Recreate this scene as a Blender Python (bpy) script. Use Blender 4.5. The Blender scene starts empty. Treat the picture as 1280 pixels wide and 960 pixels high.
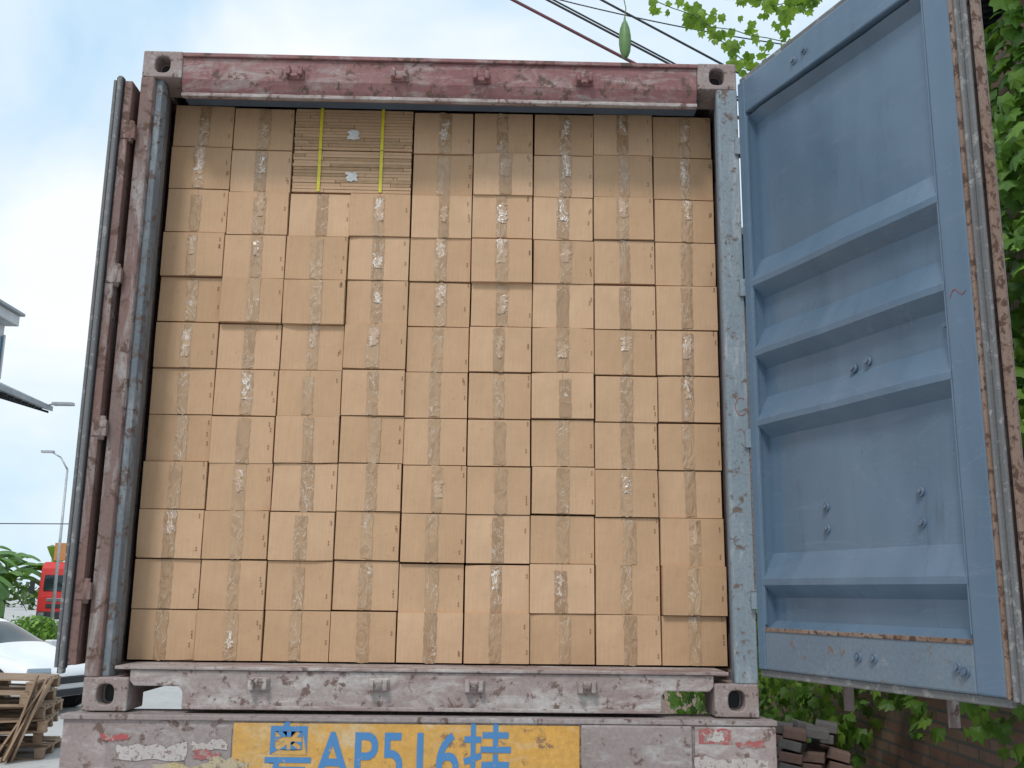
import bpy, bmesh, math, random
from mathutils import Vector, Matrix, noise
random.seed(7)
R=random.random
def U(a,b): return a+(b-a)*R()
S=bpy.context.scene; COL=S.collection
Z0=1.4   # height of the container underside

# ------------------------------------------------------------------ helpers
def empty(name,loc=(0,0,0),rz=0):
    o=bpy.data.objects.new(name,None); o.location=loc; o.rotation_euler=(0,0,rz); o.empty_display_size=.3
    COL.objects.link(o); return o
def link(name,me,mats,parent=None,smooth=False):
    o=bpy.data.objects.new(name,me)
    for m in (mats if isinstance(mats,(list,tuple)) else [mats]): me.materials.append(m)
    COL.objects.link(o)
    if smooth:
        for p in me.polygons: p.use_smooth=True
    if parent: o.parent=parent
    return o
def wparent(o,parent):
    o.parent=parent; o.matrix_parent_inverse=parent.matrix_basis.inverted()
def bev(o,w,seg=2):
    if w>0:
        m=o.modifiers.new('b','BEVEL'); m.width=w; m.segments=seg; m.limit_method='ANGLE'; m.angle_limit=.6
    return o
def bm_box(bm,x0,x1,y0,y1,z0,z1,mi=0,M=None):
    vs=[bm.verts.new((x,y,z)) for x in (x0,x1) for y in (y0,y1) for z in (z0,z1)]
    if M is not None:
        for v in vs: v.co=M@v.co
    fs=[(0,1,3,2),(4,6,7,5),(0,4,5,1),(2,3,7,6),(0,2,6,4),(1,5,7,3)]
    for f in fs:
        fc=bm.faces.new([vs[i] for i in f]); fc.material_index=mi
    return vs
def done(bm,name):
    bmesh.ops.recalc_face_normals(bm,faces=bm.faces)
    me=bpy.data.meshes.new(name); bm.to_mesh(me); bm.free(); return me
def box(name,x0,x1,y0,y1,z0,z1,mat,bevel=.004,parent=None,world=True):
    bm=bmesh.new(); bm_box(bm,x0,x1,y0,y1,z0,z1); o=link(name,done(bm,name),mat); bev(o,bevel)
    if parent:
        if world: wparent(o,parent)
        else: o.parent=parent
    return o
def boxes(name,lst,mat,bevel=.004,parent=None,world=True):
    bm=bmesh.new()
    for b in lst: bm_box(bm,*b[:6],mi=(b[6] if len(b)>6 else 0))
    o=link(name,done(bm,name),mat); bev(o,bevel)
    if parent:
        if world: wparent(o,parent)
        else: o.parent=parent
    return o
def prism(name,pts,axis,a,b,mat,bevel=0,parent=None,world=True):
    bm=bmesh.new()
    def P(p,q):
        return {'x':(q,p[0],p[1]),'y':(p[0],q,p[1]),'z':(p[0],p[1],q)}[axis]
    A=[bm.verts.new(P(p,a)) for p in pts]; B=[bm.verts.new(P(p,b)) for p in pts]
    n=len(pts)
    bm.faces.new(A); bm.faces.new(B[::-1])
    for i in range(n): bm.faces.new((A[i],A[(i+1)%n],B[(i+1)%n],B[i]))
    o=link(name,done(bm,name),mat); bev(o,bevel)
    if parent:
        if world: wparent(o,parent)
        else: o.parent=parent
    return o
def cyl(bm,p0,p1,r,n=16,mi=0,r2=None):
    p0=Vector(p0);p1=Vector(p1);d=(p1-p0); q=d.to_track_quat('Z','Y'); r2=r if r2 is None else r2
    A=[bm.verts.new(p0+q@Vector((r*math.cos(2*math.pi*i/n),r*math.sin(2*math.pi*i/n),0))) for i in range(n)]
    B=[bm.verts.new(p1+q@Vector((r2*math.cos(2*math.pi*i/n),r2*math.sin(2*math.pi*i/n),0))) for i in range(n)]
    for i in range(n):
        f=bm.faces.new((A[i],A[(i+1)%n],B[(i+1)%n],B[i])); f.material_index=mi; f.smooth=True
    f=bm.faces.new(A[::-1]); f.material_index=mi
    f=bm.faces.new(B); f.material_index=mi
def curve(name,pts,r,mat,parent=None):
    cu=bpy.data.curves.new(name,'CURVE'); cu.dimensions='3D'; cu.bevel_depth=r; cu.bevel_resolution=2
    sp=cu.splines.new('POLY'); sp.points.add(len(pts)-1)
    for i,p in enumerate(pts): sp.points[i].co=(*p,1)
    cu.materials.append(mat)
    o=bpy.data.objects.new(name,cu); COL.objects.link(o)
    if parent: wparent(o,parent)
    return o

# ------------------------------------------------------------------ materials
def newmat(name):
    m=bpy.data.materials.new(name); m.use_nodes=True; nt=m.node_tree
    return m,nt,nt.nodes['Principled BSDF']
def noi(nt,vec,scale,detail=5,rough=.6,dist=0):
    n=nt.nodes.new('ShaderNodeTexNoise'); n.inputs['Scale'].default_value=scale; n.inputs['Detail'].default_value=min(detail,6)
    n.inputs['Roughness'].default_value=rough; n.inputs['Distortion'].default_value=dist
    nt.links.new(vec,n.inputs['Vector']); return n.outputs['Fac']
def ramp(nt,fac,a,b,ca=(0,0,0,1),cb=(1,1,1,1)):
    r=nt.nodes.new('ShaderNodeValToRGB'); r.color_ramp.elements[0].position=a; r.color_ramp.elements[1].position=b
    r.color_ramp.elements[0].color=ca; r.color_ramp.elements[1].color=cb; nt.links.new(fac,r.inputs['Fac']); return r.outputs['Color']
def ridge(nt,fac,c,w,top=1):
    r=nt.nodes.new('ShaderNodeValToRGB'); e=r.color_ramp.elements; e[0].position=c-w; e[1].position=c+w
    e[0].color=(0,0,0,1); e[1].color=(0,0,0,1); k=e.new(c); k.color=(top,top,top,1); nt.links.new(fac,r.inputs['Fac']); return r.outputs['Color']
def c4(c): return (c[0],c[1],c[2],1)
def mix(nt,fac,a,b,mode='MIX'):
    m=nt.nodes.new('ShaderNodeMix'); m.data_type='RGBA'; m.blend_type=mode
    if isinstance(fac,(int,float)): m.inputs[0].default_value=fac
    else: nt.links.new(fac,m.inputs[0])
    for s,v in ((6,a),(7,b)):
        if isinstance(v,tuple): m.inputs[s].default_value=c4(v)
        else: nt.links.new(v,m.inputs[s])
    return m.outputs[2]
def coord(nt,scale=(1,1,1),kind='Object'):
    tc=nt.nodes.new('ShaderNodeTexCoord'); mp=nt.nodes.new('ShaderNodeMapping'); mp.inputs['Scale'].default_value=scale
    nt.links.new(tc.outputs[kind],mp.inputs['Vector']); return mp.outputs['Vector']
def bump(nt,bs,h,strength=.3,dist=.01):
    b=nt.nodes.new('ShaderNodeBump'); b.inputs['Strength'].default_value=strength; b.inputs['Distance'].default_value=dist
    nt.links.new(h,b.inputs['Height']); nt.links.new(b.outputs['Normal'],bs.inputs['Normal'])
def worn(name,c1,c2,rust=(.10,.045,.02),amt=.6,rough=.6,scale=6,streak=(1,1,.25),metal=0,light=None,lamt=.62,bs_=.35,lsoft=.10,grain=.3):
    """painted steel: two paint tones, chips of rust, optional pale scuffs"""
    m,nt,bs=newmat(name); v=coord(nt); vs=coord(nt,streak)
    col=mix(nt,ramp(nt,noi(nt,vs,scale*.6,5),.35,.65),c1,c2)
    if light: col=mix(nt,ramp(nt,noi(nt,vs,scale*2.2,6,.75,.6),lamt,lamt+lsoft),col,light)
    f2=noi(nt,v,scale*3.5,6,.72,.3)
    col=mix(nt,ramp(nt,f2,amt,amt+.05),col,rust)
    g=ramp(nt,noi(nt,v,scale*14,3),.3,.8,(0,0,0,1),(grain,)*3+(1,))
    col=mix(nt,g,col,(.03,.025,.025))
    nt.links.new(col,bs.inputs['Base Color'])
    rr=ramp(nt,f2,amt-.1,amt+.1,(rough,)*3+(1,),(.9,.9,.9,1)); nt.links.new(rr,bs.inputs['Roughness'])
    bs.inputs['Metallic'].default_value=metal
    bump(nt,bs,f2,bs_,.004)
    return m
def plain(name,c,rough=.6,metal=0,var=.25,scale=8,b=.2):
    m,nt,bs=newmat(name); v=coord(nt); f=noi(nt,v,scale,4)
    d=tuple(x*(1-var) for x in c); nt.links.new(mix(nt,ramp(nt,f,.3,.7),c,d),bs.inputs['Base Color'])
    bs.inputs['Roughness'].default_value=rough; bs.inputs['Metallic'].default_value=metal
    return m
M_maroon=worn('paint_maroon',(.22,.075,.075),(.30,.15,.14),(.13,.08,.06),.55,.65,5,(.5,1,1.5),light=(.38,.31,.29),lamt=.49,lsoft=.18)
M_sill=worn('paint_sill_scuffed',(.36,.30,.275),(.25,.16,.15),(.17,.11,.09),.56,.7,5,(.35,1,1.2),light=(.50,.46,.43),lamt=.45,lsoft=.18)
M_redpost=worn('paint_red_post',(.20,.09,.07),(.19,.14,.125),(.12,.07,.05),.55,.65,5,(1,1,.2),light=(.36,.33,.31),lamt=.49,lsoft=.16)
M_doorside=worn('left_door_dull_paint',(.17,.11,.105),(.19,.16,.16),(.10,.06,.05),.55,.7,6,(1,1,.15),light=(.36,.33,.32),lamt=.54,lsoft=.12)
M_cast=worn('corner_casting_steel',(.34,.28,.26),(.27,.19,.17),(.15,.09,.07),.57,.75,10,(1,1,1),light=(.45,.43,.41),lamt=.54,lsoft=.14)
m,nt,bs=newmat('paint_blue_grey'); v=coord(nt); vs=coord(nt,(1.6,1,.35))
c=mix(nt,ramp(nt,noi(nt,vs,2.2,6,.55,.5),.33,.70),(.088,.143,.205),(.130,.190,.262))
c=mix(nt,ramp(nt,noi(nt,coord(nt,(.5,1,3)),7,6,.7,1.2),.58,.74,(0,0,0,1),(.30,.30,.30,1)),c,(.22,.27,.32))
c=mix(nt,ridge(nt,noi(nt,coord(nt,(.35,1,1.4)),2.6,6,.6,1.2),.56,.003,.22),c,(.34,.39,.44))
c=mix(nt,ramp(nt,noi(nt,coord(nt,(2.5,1,.3)),9,5,.7),.57,.74,(0,0,0,1),(.40,.40,.40,1)),c,(.065,.08,.095))
nt.links.new(c,bs.inputs['Base Color'])
nt.links.new(ramp(nt,noi(nt,v,5,5),.3,.7,(.24,.24,.24,1),(.44,.44,.44,1)),bs.inputs['Roughness']); bump(nt,bs,noi(nt,v,9,3),.10,.01); M_blue=m
M_bluepost=worn('paint_blue_grey_post',(.26,.31,.345),(.19,.235,.27),(.16,.12,.10),.56,.55,6,(1,1,.2),light=(.41,.43,.44),lamt=.51,lsoft=.18)
M_bluechan=worn('paint_blue_channel',(.17,.195,.215),(.12,.14,.16),(.13,.09,.075),.54,.75,6,(1,1,.2),light=(.29,.31,.32),lamt=.50,lsoft=.16)
M_blueworn=worn('paint_blue_worn_rust',(.135,.18,.235),(.17,.22,.27),(.20,.13,.08),.60,.55,6,(1,1,.6),light=(.30,.32,.34),lamt=.60,lsoft=.15)
M_gasket=worn('rubber_gasket',(.13,.13,.13),(.20,.20,.20),(.30,.29,.28),.55,.8,7,(1,1,.1))
M_rustedge=worn('rusty_edge',(.20,.11,.07),(.28,.21,.17),(.09,.045,.03),.52,.85,9,(1,1,.3))
M_dark=plain('dark_steel',(.035,.035,.04),.7)
M_inner=plain('container_inner_paint',(.10,.14,.19),.7)
M_wood=plain('plywood_floor',(.16,.10,.06),.8)
M_bolt=worn('bolt_steel',(.10,.15,.22),(.16,.21,.28),(.10,.05,.03),.6,.45,30)
M_beam=worn('trailer_beam_paint',(.38,.31,.29),(.28,.21,.20),(.17,.11,.09),.57,.75,5,(.5,1,1.2),light=(.50,.46,.44),lamt=.48,lsoft=.18)
M_beam2=worn('trailer_beam_grey_brown',(.27,.22,.20),(.34,.28,.27),(.15,.10,.08),.57,.8,5,(.5,1,1.2),light=(.44,.41,.40),lamt=.54,lsoft=.16)
M_orange=worn('plate_panel_orange',(.68,.34,.05),(.58,.34,.10),(.30,.17,.09),.60,.6,4,(.6,1,1),light=(.62,.48,.30),lamt=.52,lsoft=.20)
M_red=worn('reflective_tape_red',(.42,.08,.08),(.35,.12,.11),(.35,.28,.25),.52,.5,12)
M_white=worn('reflective_tape_white',(.52,.47,.44),(.45,.40,.37),(.27,.20,.17),.53,.6,12)
M_yellow=worn('tape_yellow_faded',(.50,.39,.18),(.45,.38,.27),(.27,.20,.14),.54,.6,10)
M_tyre=plain('tyre_rubber',(.025,.025,.025),.9)
m,nt,bs=newmat('painted_characters_blue'); v=coord(nt)
nt.links.new(mix(nt,ramp(nt,noi(nt,v,24,6,.75),.60,.66),(.06,.20,.42),(.50,.32,.13)),bs.inputs['Base Color']); bs.inputs['Roughness'].default_value=.6
M_text=m

def cardboard(name,base,var=1):
    m,nt,bs=newmat(name); v=coord(nt)
    oi=nt.nodes.new('ShaderNodeObjectInfo')
    a=tuple(x*1.06 for x in base); b=tuple(x*y for x,y in zip(base,(.885,.85,.80)))
    col=mix(nt,oi.outputs['Random'],a,b)
    big=nt.nodes.new('ShaderNodeVectorMath'); big.operation='ADD'; nt.links.new(v,big.inputs[0]); nt.links.new(oi.outputs['Location'],big.inputs[1])
    gv=big.outputs[0]
    n1=noi(nt,gv,6,4,.6)
    col=mix(nt,ramp(nt,n1,.3,.75,(0,0,0,1),(.26,.26,.26,1)),col,(.30,.18,.10))
    fl=coord(nt,(1,1,.04)); fn=noi(nt,fl,240,1)
    col=mix(nt,ramp(nt,fn,.35,.65,(0,0,0,1),(.10,.10,.10,1)),col,(.2,.1,.05))
    col=mix(nt,ramp(nt,noi(nt,gv,45,4,.7),.62,.72,(0,0,0,1),(.28,.28,.28,1)),col,(.22,.13,.08))
    nt.links.new(col,bs.inputs['Base Color']); bs.inputs['Roughness'].default_value=.75
    bs.inputs['Specular IOR Level'].default_value=.25
    bump(nt,bs,n1,.5,.012)
    return m
M_card=cardboard('corrugated_cardboard',(.60,.392,.242))
M_cardedge=plain('cardboard_cut_edge',(.47,.30,.17),.9,scale=40)
M_carddark=plain('cardboard_crease_dark',(.20,.11,.055),.9)
def tapemat(name,c1,c2,lines,top):
    m,nt,bs=newmat(name)
    oi=nt.nodes.new('ShaderNodeObjectInfo')
    big=nt.nodes.new('ShaderNodeVectorMath'); big.operation='ADD'; v=coord(nt,(1,1,.5)); nt.links.new(v,big.inputs[0]); nt.links.new(oi.outputs['Location'],big.inputs[1])
    gv=big.outputs[0]
    col=mix(nt,oi.outputs['Random'],c1,c2)
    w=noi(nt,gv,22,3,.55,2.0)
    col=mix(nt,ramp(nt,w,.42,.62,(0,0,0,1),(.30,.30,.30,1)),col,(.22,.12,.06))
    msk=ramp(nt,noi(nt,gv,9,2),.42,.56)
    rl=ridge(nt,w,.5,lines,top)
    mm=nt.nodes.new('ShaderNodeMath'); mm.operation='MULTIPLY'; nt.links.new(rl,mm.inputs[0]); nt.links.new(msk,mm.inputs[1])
    col=mix(nt,mm.outputs[0],col,(.85,.82,.78))  # white glints painted into the tape colour along the wrinkle noise
    nt.links.new(col,bs.inputs['Base Color']); bs.inputs['Roughness'].default_value=.14
    bs.inputs['Specular IOR Level'].default_value=.6
    bump(nt,bs,w,.6,.010)
    return m
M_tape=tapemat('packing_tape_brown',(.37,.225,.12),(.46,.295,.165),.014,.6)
M_tapeclear=tapemat('packing_tape_creased_painted_glints',(.46,.30,.18),(.54,.36,.23),.038,1.0)  # wider, stronger painted glint lines than the brown tape
M_strap=plain('strap_yellow',(.72,.62,.04),.4,scale=30)
M_label=plain('label_white',(.75,.72,.68),.5,scale=60,var=.3)

def leafmat(name,a,b,c,trans=.35):
    m,nt,bs=newmat(name); g=nt.nodes.new('ShaderNodeNewGeometry')
    r=nt.nodes.new('ShaderNodeValToRGB'); r.color_ramp.elements[0].color=c4(a); r.color_ramp.elements[1].color=c4(c)
    e=r.color_ramp.elements.new(.5); e.color=c4(b)
    nt.links.new(g.outputs['Random Per Island'],r.inputs['Fac']); nt.links.new(r.outputs['Color'],bs.inputs['Base Color'])
    bs.inputs['Roughness'].default_value=.5
    tr=nt.nodes.new('ShaderNodeBsdfTranslucent'); nt.links.new(mix(nt,.5,r.outputs['Color'],(.28,.45,.03)),tr.inputs['Color'])
    ms=nt.nodes.new('ShaderNodeMixShader'); ms.inputs[0].default_value=trans
    out=nt.nodes['Material Output']; nt.links.new(bs.outputs[0],ms.inputs[1]); nt.links.new(tr.outputs[0],ms.inputs[2]); nt.links.new(ms.outputs[0],out.inputs['Surface'])
    return m
M_vine=leafmat('vine_leaves',(.06,.14,.02),(.12,.26,.03),(.24,.40,.06),.4)
M_vinehi=leafmat('vine_leaves_young',(.12,.24,.03),(.22,.36,.05),(.34,.48,.09),.5)
M_ban=leafmat('banana_leaves',(.06,.15,.03),(.10,.23,.05),(.16,.30,.07),.35)
M_tree=leafmat('tree_leaves',(.03,.07,.015),(.05,.11,.025),(.08,.15,.03),.2)
M_stem=plain('green_stem',(.14,.20,.06),.7)

# ------------------------------------------------------------------ camera
ya,pi_,ro=.02066,.20695,.01251
fw=Vector((math.sin(ya)*math.cos(pi_),math.cos(ya)*math.cos(pi_),math.sin(pi_)))
r=Vector((math.cos(ya),-math.sin(ya),0)); u=r.cross(fw)
r2=r*math.cos(ro)+u*math.sin(ro); u2=-r*math.sin(ro)+u*math.cos(ro)
cd=bpy.data.cameras.new('camera'); cd.sensor_width=36; cd.lens=1253.358/1280*36; cd.clip_start=.05; cd.clip_end=3000
cam=bpy.data.objects.new('camera',cd); COL.objects.link(cam)
cam.matrix_world=Matrix(((r2.x,u2.x,-fw.x,.22904),(r2.y,u2.y,-fw.y,-3.77528),(r2.z,u2.z,-fw.z,.42593+Z0),(0,0,0,1)))
S.camera=cam

# ------------------------------------------------------------------ world + sun
sd=Vector((-.30,-.80,1.08)).normalized()
w=bpy.data.worlds.new('World'); S.world=w; w.use_nodes=True; nt=w.node_tree
bg=nt.nodes['Background']; sky=nt.nodes.new('ShaderNodeTexSky'); sky.sky_type='NISHITA'; sky.sun_disc=False
sky.sun_elevation=math.asin(sd.z); sky.sun_rotation=math.atan2(sd.x,sd.y)%(2*math.pi)
sky.air_density=1.0; sky.dust_density=1.2; sky.ozone_density=2
v=coord(nt,(1,1,1.5),'Generated')
cl=ramp(nt,noi(nt,v,2.1,6,.5,.3),.36,.60)
cl2=noi(nt,v,3.0,5,.5)
cloudcol=mix(nt,cl2,(8.6,9.3,10.0),(9.7,9.8,9.9))
skyc=mix(nt,.80,sky.outputs['Color'],(4.9,7.8,10.2))
nt.links.new(mix(nt,cl,skyc,cloudcol),bg.inputs['Color']); bg.inputs['Strength'].default_value=.108
sl=bpy.data.lights.new('sun','SUN'); sl.energy=1.8; sl.angle=math.radians(12); sl.color=(1,.965,.92)
so=bpy.data.objects.new('sun',sl); so.rotation_euler=(-sd).to_track_quat('-Z','Y').to_euler(); so.location=(-5,-8,12); COL.objects.link(so)
S.view_settings.view_transform='Standard'; S.view_settings.look='None'; S.view_settings.exposure=0

# ------------------------------------------------------------------ ground
m,nt,bs=newmat('concrete_ground'); v=coord(nt)
c=mix(nt,ramp(nt,noi(nt,v,.35,6,.6),.35,.65),(.40,.39,.37),(.48,.47,.45))
c=mix(nt,ramp(nt,noi(nt,v,6,6,.7),.55,.7),c,(.30,.29,.27)); nt.links.new(c,bs.inputs['Base Color']); bs.inputs['Roughness'].default_value=.85
bump(nt,bs,noi(nt,v,30,5),.3,.01)
box('ground',-600,600,-100,1200,-.3,0,m,0)

# ------------------------------------------------------------------ container
K=empty('shipping_container',(0,0,Z0))
def kb(name,x0,x1,y0,y1,z0,z1,mat,bevel=.004): return box(name,x0,x1,y0,y1,z0+Z0,z1+Z0,mat,bevel,K)
def casting():
    bm=bmesh.new(); bm_box(bm,-.081,.081,0,.178,0,.118); me=done(bm,'c'); a=bpy.data.objects.new('a',me); COL.objects.link(a)
    bm=bmesh.new()
    n=24;A=[];B=[]
    for i in range(n):
        t=2*math.pi*i/n; x=.031*math.copysign(abs(math.cos(t))**.7,math.cos(t)); z=.058+.036*math.copysign(abs(math.sin(t))**.7,math.sin(t))
        A.append(bm.verts.new((x,-.05,z)));B.append(bm.verts.new((x,.075,z)))
    bm.faces.new(A);bm.faces.new(B[::-1])
    for i in range(n): bm.faces.new((A[i],A[(i+1)%n],B[(i+1)%n],B[i]))
    me2=done(bm,'d'); b=bpy.data.objects.new('b',me2); COL.objects.link(b)
    md=a.modifiers.new('x','BOOLEAN'); md.object=b; md.solver='EXACT'
    bv=a.modifiers.new('bv','BEVEL'); bv.width=.007; bv.segments=3; bv.limit_method='ANGLE'; bv.angle_limit=.7
    dg=bpy.context.evaluated_depsgraph_get(); out=bpy.data.meshes.new_from_object(a.evaluated_get(dg))
    bpy.data.objects.remove(a); bpy.data.objects.remove(b); out.name='corner_casting'; return out
cm=casting(); cm.materials.clear(); cm.materials.append(M_cast)
for x in (-1.138,1.138):
    for z in (0,2.473):
        for y in (0,6.058-.178):
            o=bpy.data.objects.new('corner_casting',cm); COL.objects.link(o); o.location=(x,y,z); o.parent=K
            kb('casting_cavity',x-.05,x+.05,y+.0742,y+.076,z+.01,z+.108,M_dark,0)
prism('rear_header',[(0.012,2.585),(0.09,2.590),(0.09,2.425),(0.045,2.405),(0.030,2.415),(0.020,2.435),(0.006,2.47),(0.004,2.56)],'x',-1.057,1.057,M_maroon,.005,K,False)
kb('header_top_flange',-1.057,1.057,-.008,.05,2.565,2.582,M_maroon,.003)
kb('header_lip',-1.056,1.056,.010,.034,2.398,2.414,M_sill,.003)
kb('header_inner_seal',-1.08,1.08,.0905,.19,2.447,2.475,M_inner,.004)
prism('rear_sill',[(-1.057,.105),(-1.057,.145),(1.057,.145),(1.057,.105),(1.04,.088),(.88,.088),(.865,.07),(.865,.012),(-.865,.012),(-.865,.07),(-.88,.088),(-1.04,.088)],'y',.006,.11,M_sill,.005,K,False)
kb('sill_threshold',-1.11,1.11,-.004,.24,.146,.158,M_sill,.003)
kb('sill_lower_flange',-.86,.86,-.004,.02,.010,.024,M_sill,.003)
for i,(x,z,mt) in enumerate([(-.594,2.50,M_maroon),(-.168,2.50,M_maroon),(.166,2.50,M_maroon),(.589,2.50,M_maroon),(-.589,.10,M_sill),(-.159,.10,M_sill),(.185,.10,M_sill),(.592,.10,M_sill)]):
    bm=bmesh.new(); s=1 if z<1 else -1
    bm_box(bm,x-.036,x+.036,-.006,.012,z-.024,z+.024)
    bm_box(bm,x-.034,x-.016,-.040,.0,z-.020,z+.018); bm_box(bm,x+.014,x+.032,-.034,.0,z-.018,z+.02)
    bm_box(bm,x-.016,x+.014,-.037,-.022,z-.012+.018*s,z+.004+.018*s)
    o=link('cam_keeper',done(bm,'ck'),mt); bev(o,.005); o.parent=K
prism('left_corner_post',[(-1.219,0),(-1.168,0),(-1.163,.012),(-1.163,.03),(-1.219,.06)],'z',.118,2.473,M_redpost,.004,K,False)
prism('left_post_inner_channel',[(-1.162,.022),(-1.137,.022),(-1.128,.06),(-1.160,.20),(-1.175,.20),(-1.219,.062)],'z',.118,2.473,M_bluechan,.004,K,False)
prism('right_corner_post',[(1.219,0),(1.140,0),(1.133,.012),(1.140,.06),(1.219,.06)],'z',.118,2.473,M_bluepost,.004,K,False)
prism('right_post_inner_channel',[(1.137,.062),(1.153,.062),(1.19,.20),(1.168,.20)],'z',.118,2.473,M_inner,.004,K,False)
def corr(name,x,y0,y1,z0,z1,out,mat):
    bm=bmesh.new(); pts=[];y=y0
    while y<y1:
        pts+= [(x,y),(x,y+.07),(x+out,y+.138),(x+out,y+.208)]; y+=.276
    pts.append((x,y1)); pr=None
    for p in pts:
        a=bm.verts.new((p[0],min(p[1],y1),z0)); b=bm.verts.new((p[0],min(p[1],y1),z1))
        if pr: bm.faces.new((pr[0],a,b,pr[1]))
        pr=(a,b)
    o=link(name,done(bm,name),mat); o.parent=K
corr('side_wall_left',-1.175,.20,6.0,.13,2.50,-.036,M_redpost); corr('side_wall_right',1.175,.20,6.0,.13,2.50,.036,M_redpost)
kb('roof_panel',-1.17,1.17,.095,6.0,2.555,2.575,M_redpost); kb('front_wall',-1.17,1.17,5.97,6.0,.14,2.55,M_redpost)
for x in (-1.19,1.19):
    kb('top_side_rail',x-.029,x+.029,.178,5.88,2.50,2.585,M_redpost); kb('bottom_side_rail',x-.029,x+.029,.178,5.88,.02,.15,M_redpost)
kb('floor',-1.17,1.17,.24,5.97,.125,.156,M_wood,0)

# ---- right door, swung out
D=empty('door_right_pivot',(1.218,-.012,0),math.atan2(-.933,.36)); D.parent=K
def db(name,a,b,c,d,e,f,mat,bv=.004): return box(name,a,b,c,d,e,f,mat,bv,D,False)
Z1,Z2=.172,2.490; SE=.992; SF=1.093
db('door_hinge_stile',.0,.045,0,.06,Z1,Z2,M_blue); db('door_free_stile',SE,SF,-.002,.062,Z1,Z2,M_blue,.006)
db('door_top_rail',.045,SE,.0,.06,2.345,Z2,M_blue,.006); db('door_bottom_rail',.045,SE,.0,.06,Z1,.318,M_blueworn,.006)
base=.053; pk=-.001
prof=[(.056,2.346),(.018,2.335),(base,2.30)]
for c in (1.655,1.375,1.105,.515):
    prof+=[(base,c+.072),(pk,c-.022),(pk,c-.044),(base-.001,c-.088)]
prof+=[(base,.345),(.02,.318),(.056,.318)]
bm=bmesh.new(); n=24; prev=None
pp=[]
for a,b in zip(prof[:-1],prof[1:]):
    k=max(1,int(abs(a[1]-b[1])/.03))
    for i in range(k): pp.append((a[0]+(b[0]-a[0])*i/k,a[1]+(b[1]-a[1])*i/k))
pp.append(prof[-1])
for i in range(n+1):
    s=.045+(SE-.045)*i/n
    rowv=[]
    for (y,z) in pp:
        e=min(i,n-i)/2.0; dn=0
        if e>=1: dn=.008*noise.noise(Vector((s*3,z*4,1.3)))+.0025*noise.noise(Vector((s*13,z*13,5)))
        rowv.append(bm.verts.new((s,y+dn,z)))
    if prev:
        for j in range(len(pp)-1): bm.faces.new((prev[j],rowv[j],rowv[j+1],prev[j+1]))
    prev=rowv
o=link('door_corrugated_panel',done(bm,'dp'),M_blue); o.parent=D
for p in o.data.polygons: p.use_smooth=True
md=o.modifiers.new('e','EDGE_SPLIT'); md.split_angle=math.radians(22)
for s in (.046,SE-.007): db('door_weld_bead',s,s+.006,.0,.012,.33,2.33,M_blue,.002)
db('door_rail_rust_line',.05,SE-.002,-.0035,.004,.306,.320,M_rustedge,.002)
e=SF
db('door_edge_bar',e,e+.010,-.004,.050,Z1-.004,Z2+.004,M_rustedge,.003)
db('door_gasket_side',e+.010,e+.020,.006,.030,Z1-.01,Z2+.01,M_gasket,.004)
db('door_gasket_lip',e+.020,e+.040,.022,.034,Z1-.015,Z2+.015,M_gasket,.004)
db('door_gasket_bottom',.0,e,.010,.034,Z1-.026,Z1,M_gasket,.004); db('door_gasket_top',.0,e,.010,.034,Z2,Z2+.026,M_gasket,.004)
db('door_outer_plate',.0,e+.056,.068,.074,Z1-.02,Z2+.02,M_doorside,.002)
db('door_outer_plate_return',e+.046,e+.056,.036,.068,Z1-.02,Z2+.02,M_rustedge,.002)
bm=bmesh.new()
for s in (.35,.80):
    cyl(bm,(s,.105,.06),(s,.105,2.54),.017)
    for z in (.25,.9,1.5,2.3): bm_box(bm,s-.04,s+.04,.0745,.13,z-.03,z+.03)
o=link('door_locking_rods',done(bm,'lr'),M_doorside); o.parent=D
bm=bmesh.new()
for s,z in [(.355,.735),(.355,.66),(.79,.75),(.79,.655),(.53,1.19),(.60,1.20),(.945,1.24),(.36,2.41),(.42,2.42),(.53,.245),(.60,.245),(.93,.24),(.96,.23)]:
    yb=base-.004 if .33<z<2.3 and s<.97 else 0
    for c in (1.655,1.375,1.105,.515):
        if c-.10<z<c+.07: yb=.022
    cyl(bm,(s,yb+.006,z),(s,yb-.006,z),.015,14); cyl(bm,(s,yb-.006,z),(s,yb-.014,z),.009,6)
o=link('door_bolts',done(bm,'bo'),M_bolt); o.parent=D
for z in (.42,1.02,1.62,2.22):
    bm=bmesh.new(); cyl(bm,(1.236,-.012,z-.05),(1.236,-.012,z+.05),.013); bm_box(bm,1.20,1.232,-.014,.03,z-.035,z+.035)
    o=link('door_hinge',done(bm,'hg'),M_bluepost); o.parent=K
M_mark=plain('red_crayon',(.34,.12,.12),.8)
curve('chalk_mark',[(1.19+.022*math.cos(t*.42+.9),-.0005,Z0+1.145+.035*math.sin(t*.42+.9)) for t in range(12)],.0016,M_mark,K)
curve('chalk_mark',[(1.175+.008*t,-.0005,Z0+1.05+.01*math.sin(t*1.4)) for t in range(5)],.0014,M_mark,K)
o=curve('door_crayon_scribble',[(1.01+.012*t,-.003,1.30+.018*math.sin(t*1.1)+.004*t) for t in range(6)],.0014,M_mark); o.parent=D
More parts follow.
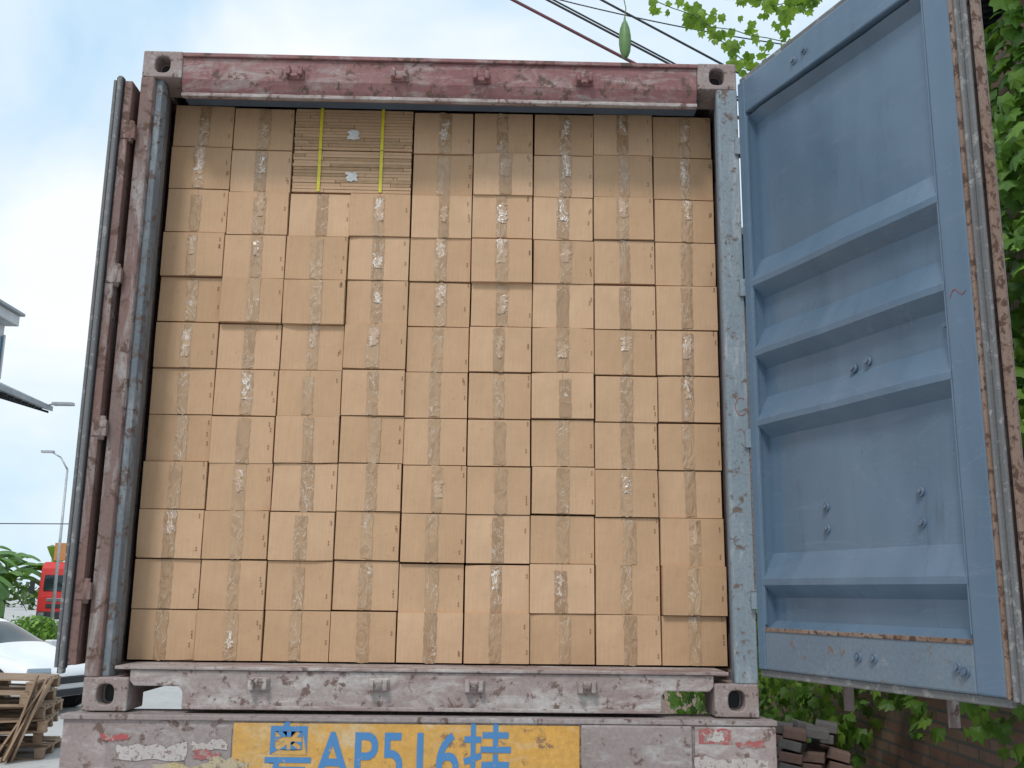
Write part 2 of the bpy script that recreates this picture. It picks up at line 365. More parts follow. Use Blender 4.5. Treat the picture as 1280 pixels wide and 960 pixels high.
# ---- left door folded back along the side
DL=empty('door_left_pivot',(-1.228,-.012,0),0); DL.parent=K
def lb(name,a,b,c,d,e,f,mat,bv=.003): return box(name,a,b,c,d,e,f,mat,bv,DL,False)
lb('left_door_hinge_stile',-.046,-.014,-.012,.10,.16,2.44,M_redpost); lb('left_door_panel',-.040,-.022,.10,1.05,.16,2.44,M_doorside)
lb('left_door_free_stile',-.052,-.008,1.05,1.15,.16,2.44,M_doorside)
lb('left_door_gasket',-.074,-.054,-.020,.012,.13,2.46,M_gasket,.006); lb('left_door_seal_edge',-.0535,-.0465,-.026,.0,.15,2.45,M_dark,.002)
lb('left_door_gasket_rib',-.082,-.0745,-.004,.02,.13,2.46,M_dark,.002)
lb('left_door_inner_plate',-.096,-.083,.0,1.12,.15,2.45,M_gasket,.003)
for z in (.42,1.02,1.62,2.22):
    bm=bmesh.new(); cyl(bm,(-.004,-.006,z-.045),(-.004,-.006,z+.045),.011); bm_box(bm,-.040,.014,-.016,.006,z-.03,z+.03)
    o=link('left_door_hinge',done(bm,'hg'),M_redpost); o.parent=DL
bm=bmesh.new()
for y in (.35,.85): cyl(bm,(.012,y,.06),(.012,y,2.54),.015)
o=link('left_door_locking_rods',done(bm,'lr'),M_doorside); o.parent=DL

# ------------------------------------------------------------------ cartons
BW,BH,BX,BY,BZ=.25692,.19173,-1.1499,.224,.16399
ST=empty('cardboard_box_stack',(0,BY,Z0+BZ))
def grid_tape(bm,cx,w,z0,z1,y,mi,amp=.0016,rag=.002):
    n=12; rows=[]
    for i in range(n+1):
        z=z0+(z1-z0)*i/n; dx=U(-rag,rag)*.4
        rows.append([bm.verts.new((cx+dx+w*(k/4-.5)+(U(-rag,rag) if k in(0,4) else 0),y-(.0006 if k in (0,4) else U(.0006,.0006+amp)),z+ (U(-.004,.004) if i in (0,n) else 0))) for k in range(5)])
    for i in range(n):
        for k in range(4):
            f=bm.faces.new((rows[i][k],rows[i][k+1],rows[i+1][k+1],rows[i+1][k])); f.material_index=mi; f.smooth=True
def flap(bm,x0,x1,y0,z0,z1,tilt,side,bulge):
    """one corrugated flap: a thin sheet whose face bows slightly, sometimes with a crushed outer corner"""
    nx,nz=6,7; g=[]
    cr=[U(.003,.008) if R()<.10 else 0 for _ in range(2)]
    for i in range(nx+1):
        a=i/nx; x=x0+(x1-x0)*a; row=[]
        ao=(1-a) if side<0 else a      # 1 at the outer edge
        for j in range(nz+1):
            b=j/nz; z=z0+(z1-z0)*b
            d=(a if side<0 else 1-a)*tilt
            y=y0-d-bulge*math.sin(math.pi*a)*math.sin(math.pi*b)
            for q,bb in enumerate((b,1-b)):
                k=max(0,ao+bb-1.45)/.55
                y+=cr[q]*k*k; z-=(cr[q]*k*.5 if q==0 else -cr[q]*k*.5)
            row.append(bm.verts.new((x,y,z)))
        g.append(row)
    for i in range(nx):
        for j in range(nz):
            f=bm.faces.new((g[i][j],g[i+1][j],g[i+1][j+1],g[i][j+1])); f.smooth=True
    ed=[g[i][0] for i in range(nx+1)]+[g[nx][j] for j in range(1,nz+1)]+[g[i][nz] for i in range(nx-1,-1,-1)]+[g[0][j] for j in range(nz-1,0,-1)]
    fr=[bm.verts.new(v.co) for v in ed]
    cx=(x0+x1)/2; cz=(z0+z1)/2
    bk=[bm.verts.new((v.co.x+(.0008 if v.co.x>cx else -.0008),.012,v.co.z+(.0008 if v.co.z>cz else -.0008))) for v in ed]
    for i in range(len(ed)): bm.faces.new((fr[i],bk[i],bk[(i+1)%len(ed)],fr[(i+1)%len(ed)]))
def carton(ci,ri,zoff):
    bw=BW-U(.0025,.0052); bh=BH-U(.0012,.0034); dep=.36
    bm=bmesh.new()
    bm_box(bm,-bw/2,bw/2,.010,dep,0,bh,0)
    bmesh.ops.bevel(bm,geom=[e for e in bm.edges if e.calc_length()>.02],offset=.003,segments=2,affect='EDGES')
    t1,t2=U(0,.0022),U(0,.0022)
    flap(bm,-bw/2+.0012,-.0005,0.0,.0012,bh-.0012,t1,-1,U(-.0006,.0014))
    flap(bm,.0005,bw/2-.0012,0.0,.0012,bh-.0012,t2,1,U(-.0006,.0014))
    yf=-.0024
    tw=U(.042,.052); cx=U(-.007,.011)
    z0=U(0,.006); z1=bh-U(0,.010)
    if R()<.2: z1=bh*U(.84,.95)
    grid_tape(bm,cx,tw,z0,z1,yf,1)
    if (ri>=6 and R()<.40+.12*(ri-6)) or R()<.14:  # upper rows more often get the strip with painted glints
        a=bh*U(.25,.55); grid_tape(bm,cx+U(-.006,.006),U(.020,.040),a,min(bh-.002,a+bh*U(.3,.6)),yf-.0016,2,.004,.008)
    for k in range(random.choice((1,2,2,3))):
        z=bh*U(.12,.92); x=bw/2-U(.012,.024)
        for q in range(2):
            a=[bm.verts.new(p) for p in ((x,yf-.0002,z),(x+.007,yf-.0015,z+.003),(x+.003,yf-.0002,z+.007))]
            f=bm.faces.new(a); f.material_index=3; z+=.010
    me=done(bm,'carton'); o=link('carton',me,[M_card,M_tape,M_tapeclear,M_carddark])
    dy=random.gauss(0,.0038)
    if R()<.16: dy-=U(.006,.016)
    if R()<.08: dy+=U(.004,.010)
    o.location=(BX+(ci+.5)*BW+U(-.0018,.0018),dy,ri*BH+zoff)
    o.rotation_euler=(math.radians(U(-.3,.3)),math.radians(U(-.45,.45)),math.radians(U(-.8,.8)))
    o.parent=ST
for ci in range(9):
    ph=[0]
    for ri in range(1,13): ph.append(max(-.007,min(.005,ph[-1]+random.gauss(0,.0026))))
    for ri in range(12):
        if ci in (2,3) and ri>=10: continue
        carton(ci,ri,ph[ri])
for ri in (10,11):
    bm=bmesh.new(); x0=BX+2*BW+.004; x1=BX+4*BW-.004; n=13; h=BH-.004
    for i in range(n):
        a=h*i/n+ri*BH; b=a+h/n-.0018; k=x0+U(0,.004)
        xs=[k]+sorted(U(x0+.03,x1-.03) for _ in range(random.choice((0,1,1,2))))+[x1-U(0,.004)]
        for p,q in zip(xs[:-1],xs[1:]):
            bm_box(bm,p+.0006,q-.0012,U(-.002,.0025),.36,a,b,0 if R()<.75 else 1)
    for f in (.225,.742):
        x=x0+(x1-x0)*f; bm_box(bm,x-.0065,x+.0065,-.0055,-.003,ri*BH+.001,(ri+1)*BH-.002,2)
    x=x0+(x1-x0)*.5; grid_tape(bm,x,.045,ri*BH+.05,ri*BH+.09,-.0045,3,.002,.006)
    o=link('flat_carton_bundle',done(bm,'b'),[M_card,M_cardedge,M_strap,M_label]); o.parent=ST

# ------------------------------------------------------------------ trailer
T=empty('semi_trailer',(0,0,0))
def tb(name,x0,x1,y0,y1,z0,z1,mat,bv=.005): return box(name,x0,x1,y0,y1,z0+Z0,z1+Z0,mat,bv,T)
tb('rear_beam',-1.262,1.262,-.040,.16,-.36,-.006,M_beam,.008)
tb('rear_beam_top_flange',-1.268,1.268,-.052,.02,-.022,-.004,M_beam2,.003)
tb('number_panel',-.66,.562,-.046,-.0405,-.34,-.028,M_orange,.002)
tb('panel_left_old_tape',-1.10,-.665,-.0445,-.0405,-.33,-.045,M_beam2,.002)
tb('beam_step_block',.566,.96,-.060,-.0405,-.34,-.024,M_beam2,.006)
tb('beam_right_block',.97,1.262,-.050,-.0405,-.34,-.026,M_beam,.004)
def patch(name,x,z,wd,ht,mat,y,rag=.012):
    pts=[]; k=7
    for i in range(k): pts.append((x+wd*i/k,z+U(-rag,rag)*.5))
    for i in range(3): pts.append((x+wd+U(-rag,rag)*.5,z+ht*i/3))
    for i in range(k): pts.append((x+wd-wd*i/k,z+ht+U(-rag,rag)))
    for i in range(3): pts.append((x+U(-rag,rag),z+ht-ht*i/3))
    bm=bmesh.new(); f=bm.faces.new([bm.verts.new((p[0],y,p[1]+Z0)) for p in pts])
    o=link(name,done(bm,name),mat); wparent(o,T)
patch('old_white_tape',-1.06,-.155,.24,.05,M_white,-.0475); patch('old_red_tape',-1.12,-.09,.10,.022,M_red,-.0478)
patch('old_white_tape',-.80,-.12,.12,.03,M_white,-.0476); patch('old_red_tape',-.79,-.152,.09,.026,M_red,-.0479); patch('old_yellow_tape',-.93,-.20,.30,.03,M_yellow,-.0474)
patch('old_yellow_tape',-.74,-.20,.14,.05,M_yellow,-.0482)
patch('red_sticker',.985,-.085,.115,.050,M_red,-.0515,.004); patch('red_sticker_white_text',1.005,-.076,.07,.030,M_white,-.0524,.012); patch('white_peeled_patch',.97,-.20,.26,.07,M_white,-.0512)
patch('yellow_patch',1.03,-.26,.20,.07,M_yellow,-.0519); patch('old_red_tape',1.12,-.095,.10,.02,M_red,-.0526)
cu=bpy.data.curves.new('plate_text','FONT'); cu.body='粤AP516挂'; cu.size=.225; cu.offset=.0028; cu.space_character=1.08; cu.extrude=.0006
to=bpy.data.objects.new('painted_number',cu); COL.objects.link(to)
bpy.context.view_layer.update(); dg=bpy.context.evaluated_depsgraph_get(); me=bpy.data.meshes.new_from_object(to.evaluated_get(dg)); bpy.data.objects.remove(to)
to=bpy.data.objects.new('painted_number',me); me.materials.clear(); me.materials.append(M_text); COL.objects.link(to)
xs=[v.co.x for v in me.vertices]; wd=max(xs)-min(xs); sx=.865/wd
to.location=(-.545-min(xs)*sx,-.0472,Z0-.213); to.rotation_euler=(math.pi/2,0,0); to.scale=(sx,1,1); wparent(to,T)
for x in (-.45,.45): tb('chassis_rail',x-.07,x+.07,.16,6.2,-.40,-.02,M_dark)
for y in (1.2,2.5):
    for x in (-1.05,1.05):
        bm=bmesh.new(); cyl(bm,(x-.16,y,.5),(x+.16,y,.5),.5,40); cyl(bm,(x-.165,y,.5),(x+.165,y,.5),.26,24,1)
        o=link('wheel',done(bm,'w'),[M_tyre,M_beam2]); bev(o,.03); wparent(o,T)
    bm=bmesh.new(); cyl(bm,(-1.0,y,.5),(1.0,y,.5),.07); o=link('axle',done(bm,'ax'),M_dark); wparent(o,T)
for x in (-1.0,1.0):
    tb('tail_lamp',x-.14,x+.14,-.06,-.02,-.50,-.40,M_red); tb('lamp_bracket',x-.03,x+.03,-.02,.1,-.50,-.361,M_dark)

# ------------------------------------------------------------------ foliage tools
def lobed(bm,c,nrm,size,up=Vector((0,0,-1)),mi=0):
    nrm=nrm.normalized(); t=(up-nrm*up.dot(nrm)); 
    if t.length<.1: t=nrm.orthogonal()
    t.normalize(); b=nrm.cross(t)
    sh=[(0,-.35),(.35,-.45),(.55,-.1),(.42,.1),(.5,.4),(.2,.35),(0,.75),(-.2,.35),(-.5,.4),(-.42,.1),(-.55,-.1),(-.35,-.45)]
    ce=bm.verts.new(c+nrm*size*.08); vs=[bm.verts.new(c+(b*x+t*y)*size - nrm*size*.18*(abs(x)+max(0,y)*.6)) for x,y in sh]
    for i in range(len(vs)):
        f=bm.faces.new((ce,vs[i],vs[(i+1)%len(vs)])); f.material_index=mi
def rv(): 
    return Vector((random.gauss(0,1),random.gauss(0,1),random.gauss(0,1))).normalized()
def vines(name,pts,size,face=Vector((-1,-.6,.5)),mat=M_vine,parent=None,stems=None):
    bm=bmesh.new()
    for p in pts:
        lobed(bm,Vector(p),face.normalized()*1.0+rv()*.75,size*U(.55,1.2),(Vector((0,0,-1))+rv()*.6))
    if stems:
        for st in stems:
            for a,b in zip(st[:-1],st[1:]): cyl(bm,a,b,.004,5,1)
    me=bpy.data.meshes.new(name); bm.to_mesh(me); bm.free()
    return link(name,me,[mat,M_stem],parent)

# ------------------------------------------------------------------ brick house on the right
H=empty('brick_house',(4.5,4,0))
m,nt,bs=newmat('old_brick'); tc=nt.nodes.new('ShaderNodeTexCoord'); sp=nt.nodes.new('ShaderNodeSeparateXYZ'); cb=nt.nodes.new('ShaderNodeCombineXYZ')
nt.links.new(tc.outputs['Object'],sp.inputs[0]); ad=nt.nodes.new('ShaderNodeMath'); ad.operation='ADD'; nt.links.new(sp.outputs[0],ad.inputs[0]); nt.links.new(sp.outputs[1],ad.inputs[1])
nt.links.new(ad.outputs[0],cb.inputs[0]); nt.links.new(sp.outputs[2],cb.inputs[1])
br=nt.nodes.new('ShaderNodeTexBrick'); br.inputs['Scale'].default_value=1; br.inputs['Brick Width'].default_value=.24; br.inputs['Row Height'].default_value=.068; br.inputs['Mortar Size'].default_value=.010
br.inputs['Color1'].default_value=(.36,.20,.15,1); br.inputs['Color2'].default_value=(.45,.29,.22,1); br.inputs['Mortar'].default_value=(.22,.20,.18,1)
nt.links.new(cb.outputs[0],br.inputs['Vector']); vv=coord(nt)
nt.links.new(mix(nt,ramp(nt,noi(nt,vv,3,6,.7),.50,.72),br.outputs['Color'],(.18,.15,.12)),bs.inputs['Base Color']); bs.inputs['Roughness'].default_value=.9
bump(nt,bs,br.outputs['Fac'],-.6,.008); M_brick=m
m,nt,bs=newmat('corrugated_roof_dark'); vv=coord(nt); wv=nt.nodes.new('ShaderNodeTexWave'); wv.bands_direction='Y'; wv.inputs['Scale'].default_value=4; nt.links.new(vv,wv.inputs['Vector'])
nt.links.new(mix(nt,ramp(nt,noi(nt,vv,4,6),.4,.6),(.05,.07,.08),(.10,.10,.10)),bs.inputs['Base Color']); bump(nt,bs,wv.outputs['Fac'],1,.03); M_roof=m
box('wall',2.75,7.5,-.6,14,0,4.7,M_brick,.01,H)
prism('roof',[(2.25,4.72),(2.25,4.78),(5.0,5.75),(7.9,4.78),(7.9,4.72),(5.0,5.68)],'y',-1.0,14.4,M_roof,0,H)
for y in (0,1.1,2.2,3.3,4.4,5.5,6.6,7.7,8.8): box('rafter',2.28,2.745,y,y+.07,4.60,4.71,M_dark,.003,H)
box('window_frame',2.735,2.76,8.2,9.4,1.2,2.5,M_roof,.003,H)
box('window_glass',2.728,2.734,8.27,9.33,1.27,2.43,M_dark,0,H)

pts=[]
for _ in range(2400):
    y=U(-.5,3.4); z=U(1.75,4.4)
    if noise.noise(Vector((y*1.1,z*1.1,3)))>-.25 or (y<1.3 and z>1.8): 
        d=.12+.40*max(0,noise.noise(Vector((y*1.7,z*1.7,9)))+.4)
        pts.append((2.72-U(.02,d),y,z))
for _ in range(1100):
    y=U(.0,1.1); z=U(1.9,4.4); pts.append((2.50-U(.0,.20)*(.6+noise.noise(Vector((y*3,z*3,2)))),y,z))
vines('wall_vine',pts,.085)
pts=[]
for _ in range(2500):
    y=U(2.7,7.5); z=U(0.1,1.75)
    if noise.noise(Vector((y*1.3,z*1.6,7)))>-.18: pts.append((2.70-U(.02,.55),y,z))
for _ in range(500): pts.append((U(1.9,2.7),U(3.8,6.5),U(.2,1.35)))
for _ in range(260):
    y=U(.9,3.2); z=U(.9,1.6)
    if noise.noise(Vector((y*2.3,z*2.6,17)))>.02: pts.append((2.70-U(.02,.18),y,z))
vines('climbing_bush',pts,.085)
bm=bmesh.new()
for _ in range(26): lobed(bm,Vector((2.28+U(-.03,.03),.60+U(-.05,.05),3.40+U(-.12,.12))),Vector((-1,-.7,.2))+rv()*.5,.05)
link('bougainvillea_flowers',done(bm,'fl'),plain('pink_petals',(.50,.16,.18),.6))
stems=[];pts=[]
for a,b,n in [((3.0,3.6,6.2),(1.15,3.2,6.5),45),((2.9,3.8,5.85),(1.75,3.6,6.6),110),((2.7,3.4,6.5),(1.9,3.4,6.75),90),((2.9,3.6,6.3),(2.1,3.5,6.0),40)]:
    a=Vector(a);b=Vector(b); st=[]
    for i in range(13):
        t=i/12; p=a.lerp(b,t)+Vector((0,0,-.12*math.sin(t*math.pi)))+rv()*.02; st.append(p)
    stems.append(st)
    for _ in range(n):
        t=R()**1.3; p=a.lerp(b,t)+Vector((0,0,-.12*math.sin(t*math.pi)))+rv()*U(.02,.20)*(1-.6*t); pts.append(p)
vines('overhanging_vine',pts,.085,Vector((-.1,-.6,-.5)),mat=M_vinehi,stems=stems)
bm=bmesh.new(); prof=[(0,.0),(.012,.006),(.022,.02),(.036,.06),(.043,.12),(.042,.19),(.034,.25),(.02,.295),(.009,.315),(.006,.345)]
prev=None
for rr,z in prof:
    ring=[bm.verts.new((rr*(1+.07*math.cos(10*2*math.pi*t/20)) *math.cos(2*math.pi*t/20),rr*(1+.07*math.cos(10*2*math.pi*t/20))*math.sin(2*math.pi*t/20),z)) for t in range(20)]
    if prev:
        for i in range(20): bm.faces.new((prev[i],prev[(i+1)%20],ring[(i+1)%20],ring[i]))
    prev=ring
o=link('hanging_gourd',done(bm,'g'),plain('gourd_skin',(.13,.25,.08),.5,scale=20),None,True); o.location=(1.18,3.0,Z0+4.33)
curve('gourd_stem',[(0,0,.34),(.01,0,.42),(-.01,0,.52),(.02,.1,.68)],.004,M_stem,None).parent=o
M_cab=plain('cable_sheath',(.03,.03,.035),.6); M_cabr=plain('cable_sheath_red',(.16,.05,.06),.6)
def cable(name,a,b,sag,r_,mt):
    a=Vector(a);b=Vector(b); curve(name,[tuple(a.lerp(b,i/16)+Vector((0,0,-sag*4*(i/16)*(1-i/16)))) for i in range(17)],r_,mt)
for dx,dz,mt,rr in [(0,0,M_cabr,.014),(.30,.02,M_cab,.010),(.42,-.01,M_cab,.008),(.88,0,M_cab,.010)]:
    cable('overhead_cable',(-2.3+dx,4,8.3+dz),(2.76+dx*.3,4,5.52+.3*dx+dz),-.0,rr,mt)
cable('overhead_cable',(-.9,5,8.02),(2.8,4.4,6.72),.10,.006,M_cab)

# heap of reclaimed bricks by the wall
bm=bmesh.new()
for k in range(8):
    for c in range(3):
        for q in range(2):
            M=Matrix.Translation((2.02+.155*c+.012*k,2.6+.26*q+.04*c,.53+.066*k))@Matrix.Rotation(math.radians(8+U(-6,6)),4,'Y')@Matrix.Rotation(math.radians(-18+U(-12,12)),4,'Z')
            if k>5 and R()<.4: continue
            bm_box(bm,-.068,.068,-.12,.12,0,.056,0 if R()<.6 else 1,M)
bm_box(bm,1.84,2.68,2.42,3.2,0,.5,2)
bev(link('brick_pile',done(bm,'tp'),[plain('brick_grey',(.19,.18,.18),.9,scale=20),plain('brick_brown',(.24,.155,.13),.9,scale=20),M_brick]),.006)

# ------------------------------------------------------------------ left: pallets
M_pw=worn('pallet_wood',(.42,.29,.19),(.32,.22,.15),(.14,.09,.06),.6,.85,8,(1,1,1),light=(.5,.38,.27),lamt=.6)
P=empty('pallet_stack',(-5.34,8.2,0),math.radians(14))
for k in range(6):
    bm=bmesh.new(); L,W=1.2,1.0
    for i in range(7):
        y=-W/2+W*(i+.5)/7; 
        if R()<.9: bm_box(bm,-L/2+U(-.02,.02),L/2+U(-.04,.02),y-.048,y+.048,.118,.138)
    for x in (-L/2+.05,0,L/2-.05):
        bm_box(bm,x-.05,x+.05,-W/2,W/2,.098,.117)
        for y in (-W/2+.06,0,W/2-.06): bm_box(bm,x-.045,x+.045,y-.055,y+.055,.021,.0975)
    for y in (-W/2+.06,0,W/2-.06): bm_box(bm,-L/2,L/2,y-.05,y+.05,0,.02)
    o=link('pallet',done(bm,'pal'),M_pw); o.parent=P; o.location=(U(-.10,.10),U(-.06,.06),k*.142); o.rotation_euler=(math.radians(U(-1,1)),math.radians(U(-1.5,1.5)),math.radians(U(-9,9)))
bm=bmesh.new()
for k in range(9):
    M=Matrix.Translation((.46+U(-.08,.08),-.62+U(-.1,.1),.42+U(-.06,.06)))@Matrix.Rotation(math.radians(U(-12,12)),4,'X')@Matrix.Rotation(math.radians(U(100,122)),4,'Y')@Matrix.Rotation(U(-.2,.2),4,'Z')
    bm_box(bm,-.45,.45,-.045,.045,-.01,.01,0,M)
o=link('loose_boards',done(bm,'lb'),M_pw); o.parent=P

# ------------------------------------------------------------------ white car
M_cw,nt_,b_=newmat('car_paint_white'); b_.inputs['Base Color'].default_value=(.80,.81,.82,1); b_.inputs['Roughness'].default_value=.25; b_.inputs['Coat Weight'].default_value=.6
M_glass,nt_,b_=newmat('car_glass_dark'); b_.inputs['Base Color'].default_value=(.02,.03,.035,1); b_.inputs['Roughness'].default_value=.05
M_lamp,nt_,b_=newmat('headlamp'); b_.inputs['Base Color'].default_value=(.35,.38,.40,1); b_.inputs['Roughness'].default_value=.08; b_.inputs['Metallic'].default_value=.6
M_chrome,nt_,b_=newmat('alloy'); b_.inputs['Base Color'].default_value=(.45,.45,.46,1); b_.inputs['Roughness'].default_value=.3; b_.inputs['Metallic'].default_value=.9
C=empty('parked_car',(-5.92,12.0,0),math.radians(-20)); C.scale=(.95,.95,.95)
stn=[(-4.45,.62,.45,.72,.82,.5),(-4.36,.80,.32,.92,1.0,.62),(-3.95,.87,.24,.98,1.12,.64),(-3.3,.9,.22,.98,1.42,.58),(-2.5,.9,.22,.97,1.49,.58),(-1.9,.9,.22,.96,1.43,.57),(-1.2,.9,.22,.92,1.00,.66),(-.65,.89,.22,.86,.92,.64),(-.25,.85,.24,.78,.83,.6),(-.05,.77,.28,.64,.71,.52),(.02,.66,.34,.50,.58,.45)]
bm=bmesh.new(); prev=None
for (x,w_,zb,be,tp,tw) in stn:
    half=[(w_*.88,zb),(w_*.99,zb+.10),(w_,.5*(zb+be)),(w_*.975,be),(tw,tp-.02),(tw*.6,tp+.01),(0,tp+.02)]
    full=half+[(-a,b) for a,b in half[:-1][::-1]]
    ring=[bm.verts.new((x,a,b)) for a,b in full]
    if prev:
        for i in range(len(ring)-1):
            f=bm.faces.new((prev[i],prev[i+1],ring[i+1],ring[i])); f.smooth=True
            xm=(prev[0].co.x+x)/2
            if i in (3,8) and -3.8<xm<-1.4: f.material_index=1
            if i in (4,5,6,7) and (-1.85<xm<-1.2 or -3.9<xm<-3.4): f.material_index=1
        f=bm.faces.new((prev[0],ring[0],ring[-1],prev[-1]))
    else: bm.faces.new(ring)
    prev=ring
bm.faces.new(prev[::-1])
o=link('body',done(bm,'car'),[M_cw,M_glass],C); sm=o.modifiers.new('s','SUBSURF'); sm.levels=2; sm.render_levels=2
bm=bmesh.new()
for x in (-.85,-3.55):
    for s in (-1,1):
        cyl(bm,(x,s*.80,.37),(x,s*.893,.37),.385,32,0); cyl(bm,(x,s*.70,.32),(x,s*.905,.32),.32,32,0); cyl(bm,(x,s*.905,.32),(x,s*.915,.32),.215,24,1)
        for k in range(5):
            a=k*2*math.pi/5; cyl(bm,(x,s*.918,.32),(x+.2*math.cos(a),s*.918,.32+.2*math.sin(a)),.022,6,1)
link('wheels',done(bm,'wh'),[M_tyre,M_chrome],C)
bm=bmesh.new()
for s in (-1,1):
    M=Matrix.Translation((-.15,s*.665,.665))@Matrix.Rotation(s*math.radians(38),4,'Z')@Matrix.Rotation(math.radians(-20),4,'Y'); bm_box(bm,-.06,.10,-.17,.17,-.045,.045,0,M)
bm_box(bm,-.02,.045,-.42,.42,.48,.59,1); bm_box(bm,-.02,.05,-.5,.5,.30,.40,1)
for s in (-1,1): bm_box(bm,-1.55,-1.40,s*.90 if s>0 else -1.06,1.06 if s>0 else -.90,.94,1.06,2)
bev(link('lamps_grille_mirrors',done(bm,'lg'),[M_lamp,M_dark,M_cw],C),.02)

# ------------------------------------------------------------------ red truck
M_tr=worn('truck_red',(.62,.035,.03),(.50,.03,.03),(.3,.03,.02),.7,.4,1,grain=.1)
TR=empty('red_truck',(-19.3,44,0),math.radians(8))
prism('cab',[(0,.55),(0,1.45),(.18,2.75),(.45,3.05),(1.9,3.10),(1.9,.55)],'x',-1.2,1.2,M_tr,.08,TR,False)
prism('windscreen',[(-.012,1.75),(.090,2.45),(.11,2.44),(.02,1.74)],'x',-.98,.98,M_glass,.0,TR,False)
for s in (-1,1): 
    prism('side_window',[(.3,1.6),(.42,2.4),(1.3,2.4),(1.3,1.6)],'x',s*1.195,s*1.21,M_glass,0,TR,False)
    boxes('mirror',[(s*1.45-.1,s*1.45+.1,-.1,.0,1.6,2.2),(1.2 if s>0 else -1.45,1.45 if s>0 else -1.2,-.05,-.02,2.1,2.14)],M_dark,.01,TR,False)
boxes('bumper_grille_lamps',[(-1.15,1.15,-.08,.05,.45,.8,0),(-.8,.8,-.03,.02,.95,1.15,0),(-.8,.8,-.03,.02,1.25,1.4,1),(-1.1,-.82,-.1,0,.55,.75,1),(.82,1.1,-.1,0,.55,.75,1)],[M_dark,M_lamp],.02,TR,False)
boxes('roof_sign',[(-.8,-.3,.5,.6,3.12,3.95)],plain('sign_orange',(.6,.25,.08),.6),.02,TR,False)
boxes('cargo_body',[(-1.22,1.22,2.1,8.5,1.0,2.6)],M_tr,.03,TR,False)
bm=bmesh.new()
for y in (.9,5.8,7.1):
    for s in (-1,1): cyl(bm,(s*.85,y,.5),(s*1.18,y,.5),.5,24)
link('wheels',done(bm,'tw'),M_tyre,TR)

# ------------------------------------------------------------------ banana plants
def banana(x,y,h):
    bm=bmesh.new(); cyl(bm,(0,0,0),(.05,0,h*.62),.14,10,1,.09)
    for k in range(15):
        a=k*2.4+U(-.4,.4); L=h*U(.42,.6); wd=U(.26,.40); el=math.radians(U(15,82)); seg=9
        p=Vector((.05,0,h*U(.34,.64))); prev=None
        for i in range(seg+1):
            t=i/seg; d=Vector((math.cos(a)*math.cos(el),math.sin(a)*math.cos(el),math.sin(el)))
            side=Vector((-math.sin(a),math.cos(a),0)); wv=wd*math.sin(math.pi*min(1,max(0,(t-.08)/.95)))**.6 if t>.08 else .02
            row=[bm.verts.new(p+side*wv+Vector((0,0,-wv*.35))),bm.verts.new(p+Vector((0,0,0))),bm.verts.new(p-side*wv+Vector((0,0,-wv*.35)))]
            if prev: bm.faces.new((prev[0],prev[1],row[1],row[0])); bm.faces.new((prev[1],prev[2],row[2],row[1]))
            prev=row; p=p+d*(L/seg); el-=math.radians(U(8,15))
    me=bpy.data.meshes.new('banana'); bm.to_mesh(me); bm.free(); o=link('banana_plant',me,[M_ban,M_stem]); o.location=(x,y,0)
for x,y,h in [(-24.6,41,4.4),(-22.8,40,4.2),(-21.9,41,4.4),(-23.6,44,4.8),(-22.6,45,4.7),(-26.5,42,4.5),(-22.3,38,3.9),(-25.5,46,5.0),(-21.4,39.5,3.9),(-28.5,44,4.6),(-21.2,37.5,3.5),(-21.8,36.5,3.5),(-23.2,39,4.0),(-21.2,47,4.6),(-20.8,36,2.9)]: banana(x,y,h)
def leafblob(name,c,rad,n,size,mat):
    bm=bmesh.new()
    for _ in range(n):
        d=rv(); k=U(.55,1.05)*(1+.35*noise.noise(d*2.2+Vector(c)*.1)); p=Vector(c)+Vector((d.x*rad[0],d.y*rad[1],abs(d.z)*rad[2] if c[2]<.2 else d.z*rad[2]))*k
        nn=(d+rv()*.6).normalized(); t=nn.orthogonal().normalized(); b=nn.cross(t); s=size*U(.6,1.3)
        bm.faces.new([bm.verts.new(p+t*s),bm.verts.new(p+b*s*.6),bm.verts.new(p-t*s),bm.verts.new(p-b*s*.6)])
    me=bpy.data.meshes.new(name); bm.to_mesh(me); bm.free(); return link(name,me,mat)
leafblob('roadside_bush',(-15.3,32,0.1),(1.0,.8,.8),1300,.09,M_vine)
leafblob('roadside_bush',(-19.2,34,0.1),(2.6,.8,.8),1900,.09,M_vine)
bm=bmesh.new()
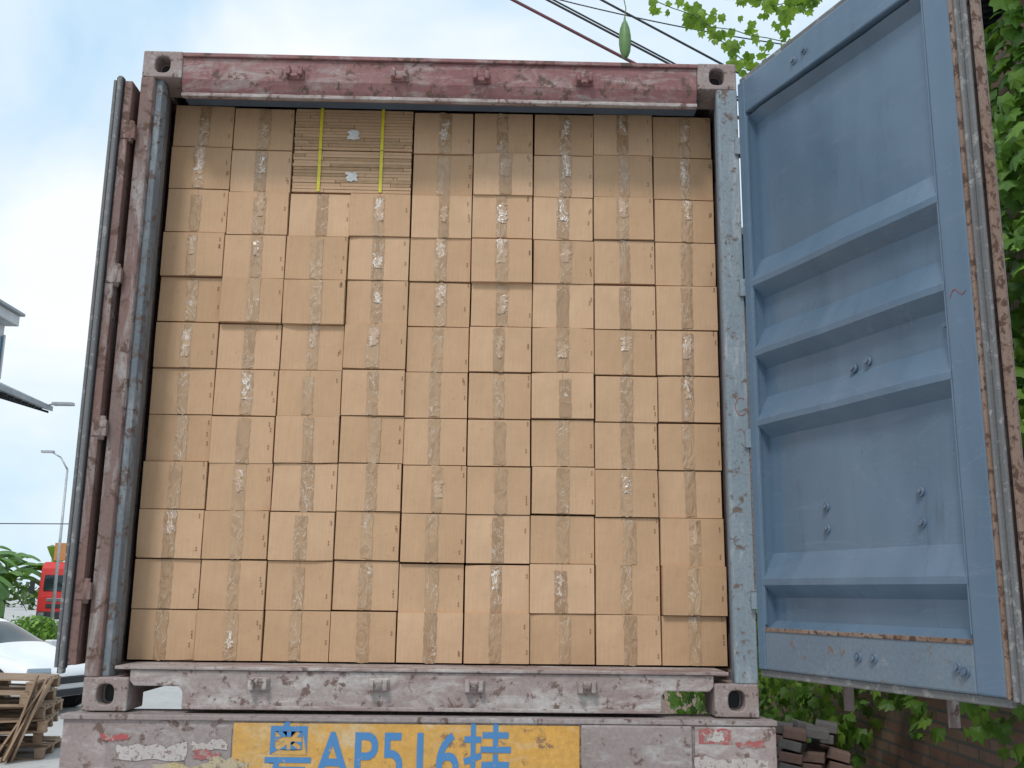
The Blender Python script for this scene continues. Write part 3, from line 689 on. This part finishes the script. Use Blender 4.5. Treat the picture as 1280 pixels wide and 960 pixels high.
for k in range(70):
    cx=-75+k*2.6+U(-1,1); cy=U(85,110); hh=U(2.2,4.2)
    for _ in range(130):
        d=rv(); p=Vector((cx,cy,hh*.5))+Vector((d.x*2.2,d.y*1.5,d.z*hh*.55))*U(.5,1.05); nn=(d+rv()*.5).normalized(); t=nn.orthogonal().normalized(); b=nn.cross(t); s=U(.2,.45)
        bm.faces.new([bm.verts.new(p+t*s),bm.verts.new(p+b*s*.7),bm.verts.new(p-t*s),bm.verts.new(p-b*s*.7)])
me=bpy.data.meshes.new('dt'); bm.to_mesh(me); bm.free(); link('distant_trees',me,M_tree)

# ------------------------------------------------------------------ street lamp, wire, building with canopy
M_pole=plain('galvanised_pole',(.45,.47,.48),.5,.3)
L=empty('street_lamp',(-19.2,42.6,0))
bm=bmesh.new(); cyl(bm,(0,0,0),(0,0,7.2),.08,12,0,.05); cyl(bm,(0,0,7.2),(-.35,0,7.75),.045,10,0,.035); cyl(bm,(-.35,0,7.75),(-.75,0,7.98),.035,10); bm_box(bm,-1.25,-.70,-.12,.12,7.96,8.06)
link('pole_and_head',done(bm,'sl'),M_pole,L)
cable('utility_wire',(-48,42,4.55),(20,42,5.2),.15,.022,M_cab)
B=empty('roadside_building',(-12,14.5,0))
M_render=plain('painted_render',(.60,.61,.61),.8,scale=2); M_bw=plain('window_blue',(.05,.16,.25),.2,scale=3); M_can=plain('canopy_sheet',(.34,.36,.38),.6,scale=5)
box('walls',-15,-9.60,13,16,0,7.0,M_render,.01,B); box('parapet',-15.1,-9.34,12.9,16.05,7.0,7.22,M_render,.02,B)
box('parapet_capping',-15.15,-9.26,12.85,16.1,7.22,7.28,M_can,.01,B)
box('side_window',-9.60,-9.58,13.4,15.95,5.95,6.75,M_bw,.0,B)
for y in (13.35,14.6,15.93): box('window_mullion',-9.58,-9.55,y,y+.06,5.9,6.8,M_render,.003,B)
prism('canopy',[(-9.61,5.86),(-8.55,5.40),(-8.55,5.30),(-9.61,5.60)],'y',12.8,16.2,M_can,.005,B)
for i in range(12): prism('canopy_rib',[(-9.61,5.59),(-8.60,5.295),(-8.60,5.25),(-9.61,5.54)],'y',12.9+i*.29,12.94+i*.29,M_dark,0,B)
L=empty('wall_floodlight',(-8.55,16,5.4))
bm=bmesh.new(); cyl(bm,(0,0,0),(.12,0,.02),.02,8); bm_box(bm,.08,.48,-.08,.08,-.01,.05); bev(link('arm_and_head',done(bm,'fl'),M_pole,L),.01)
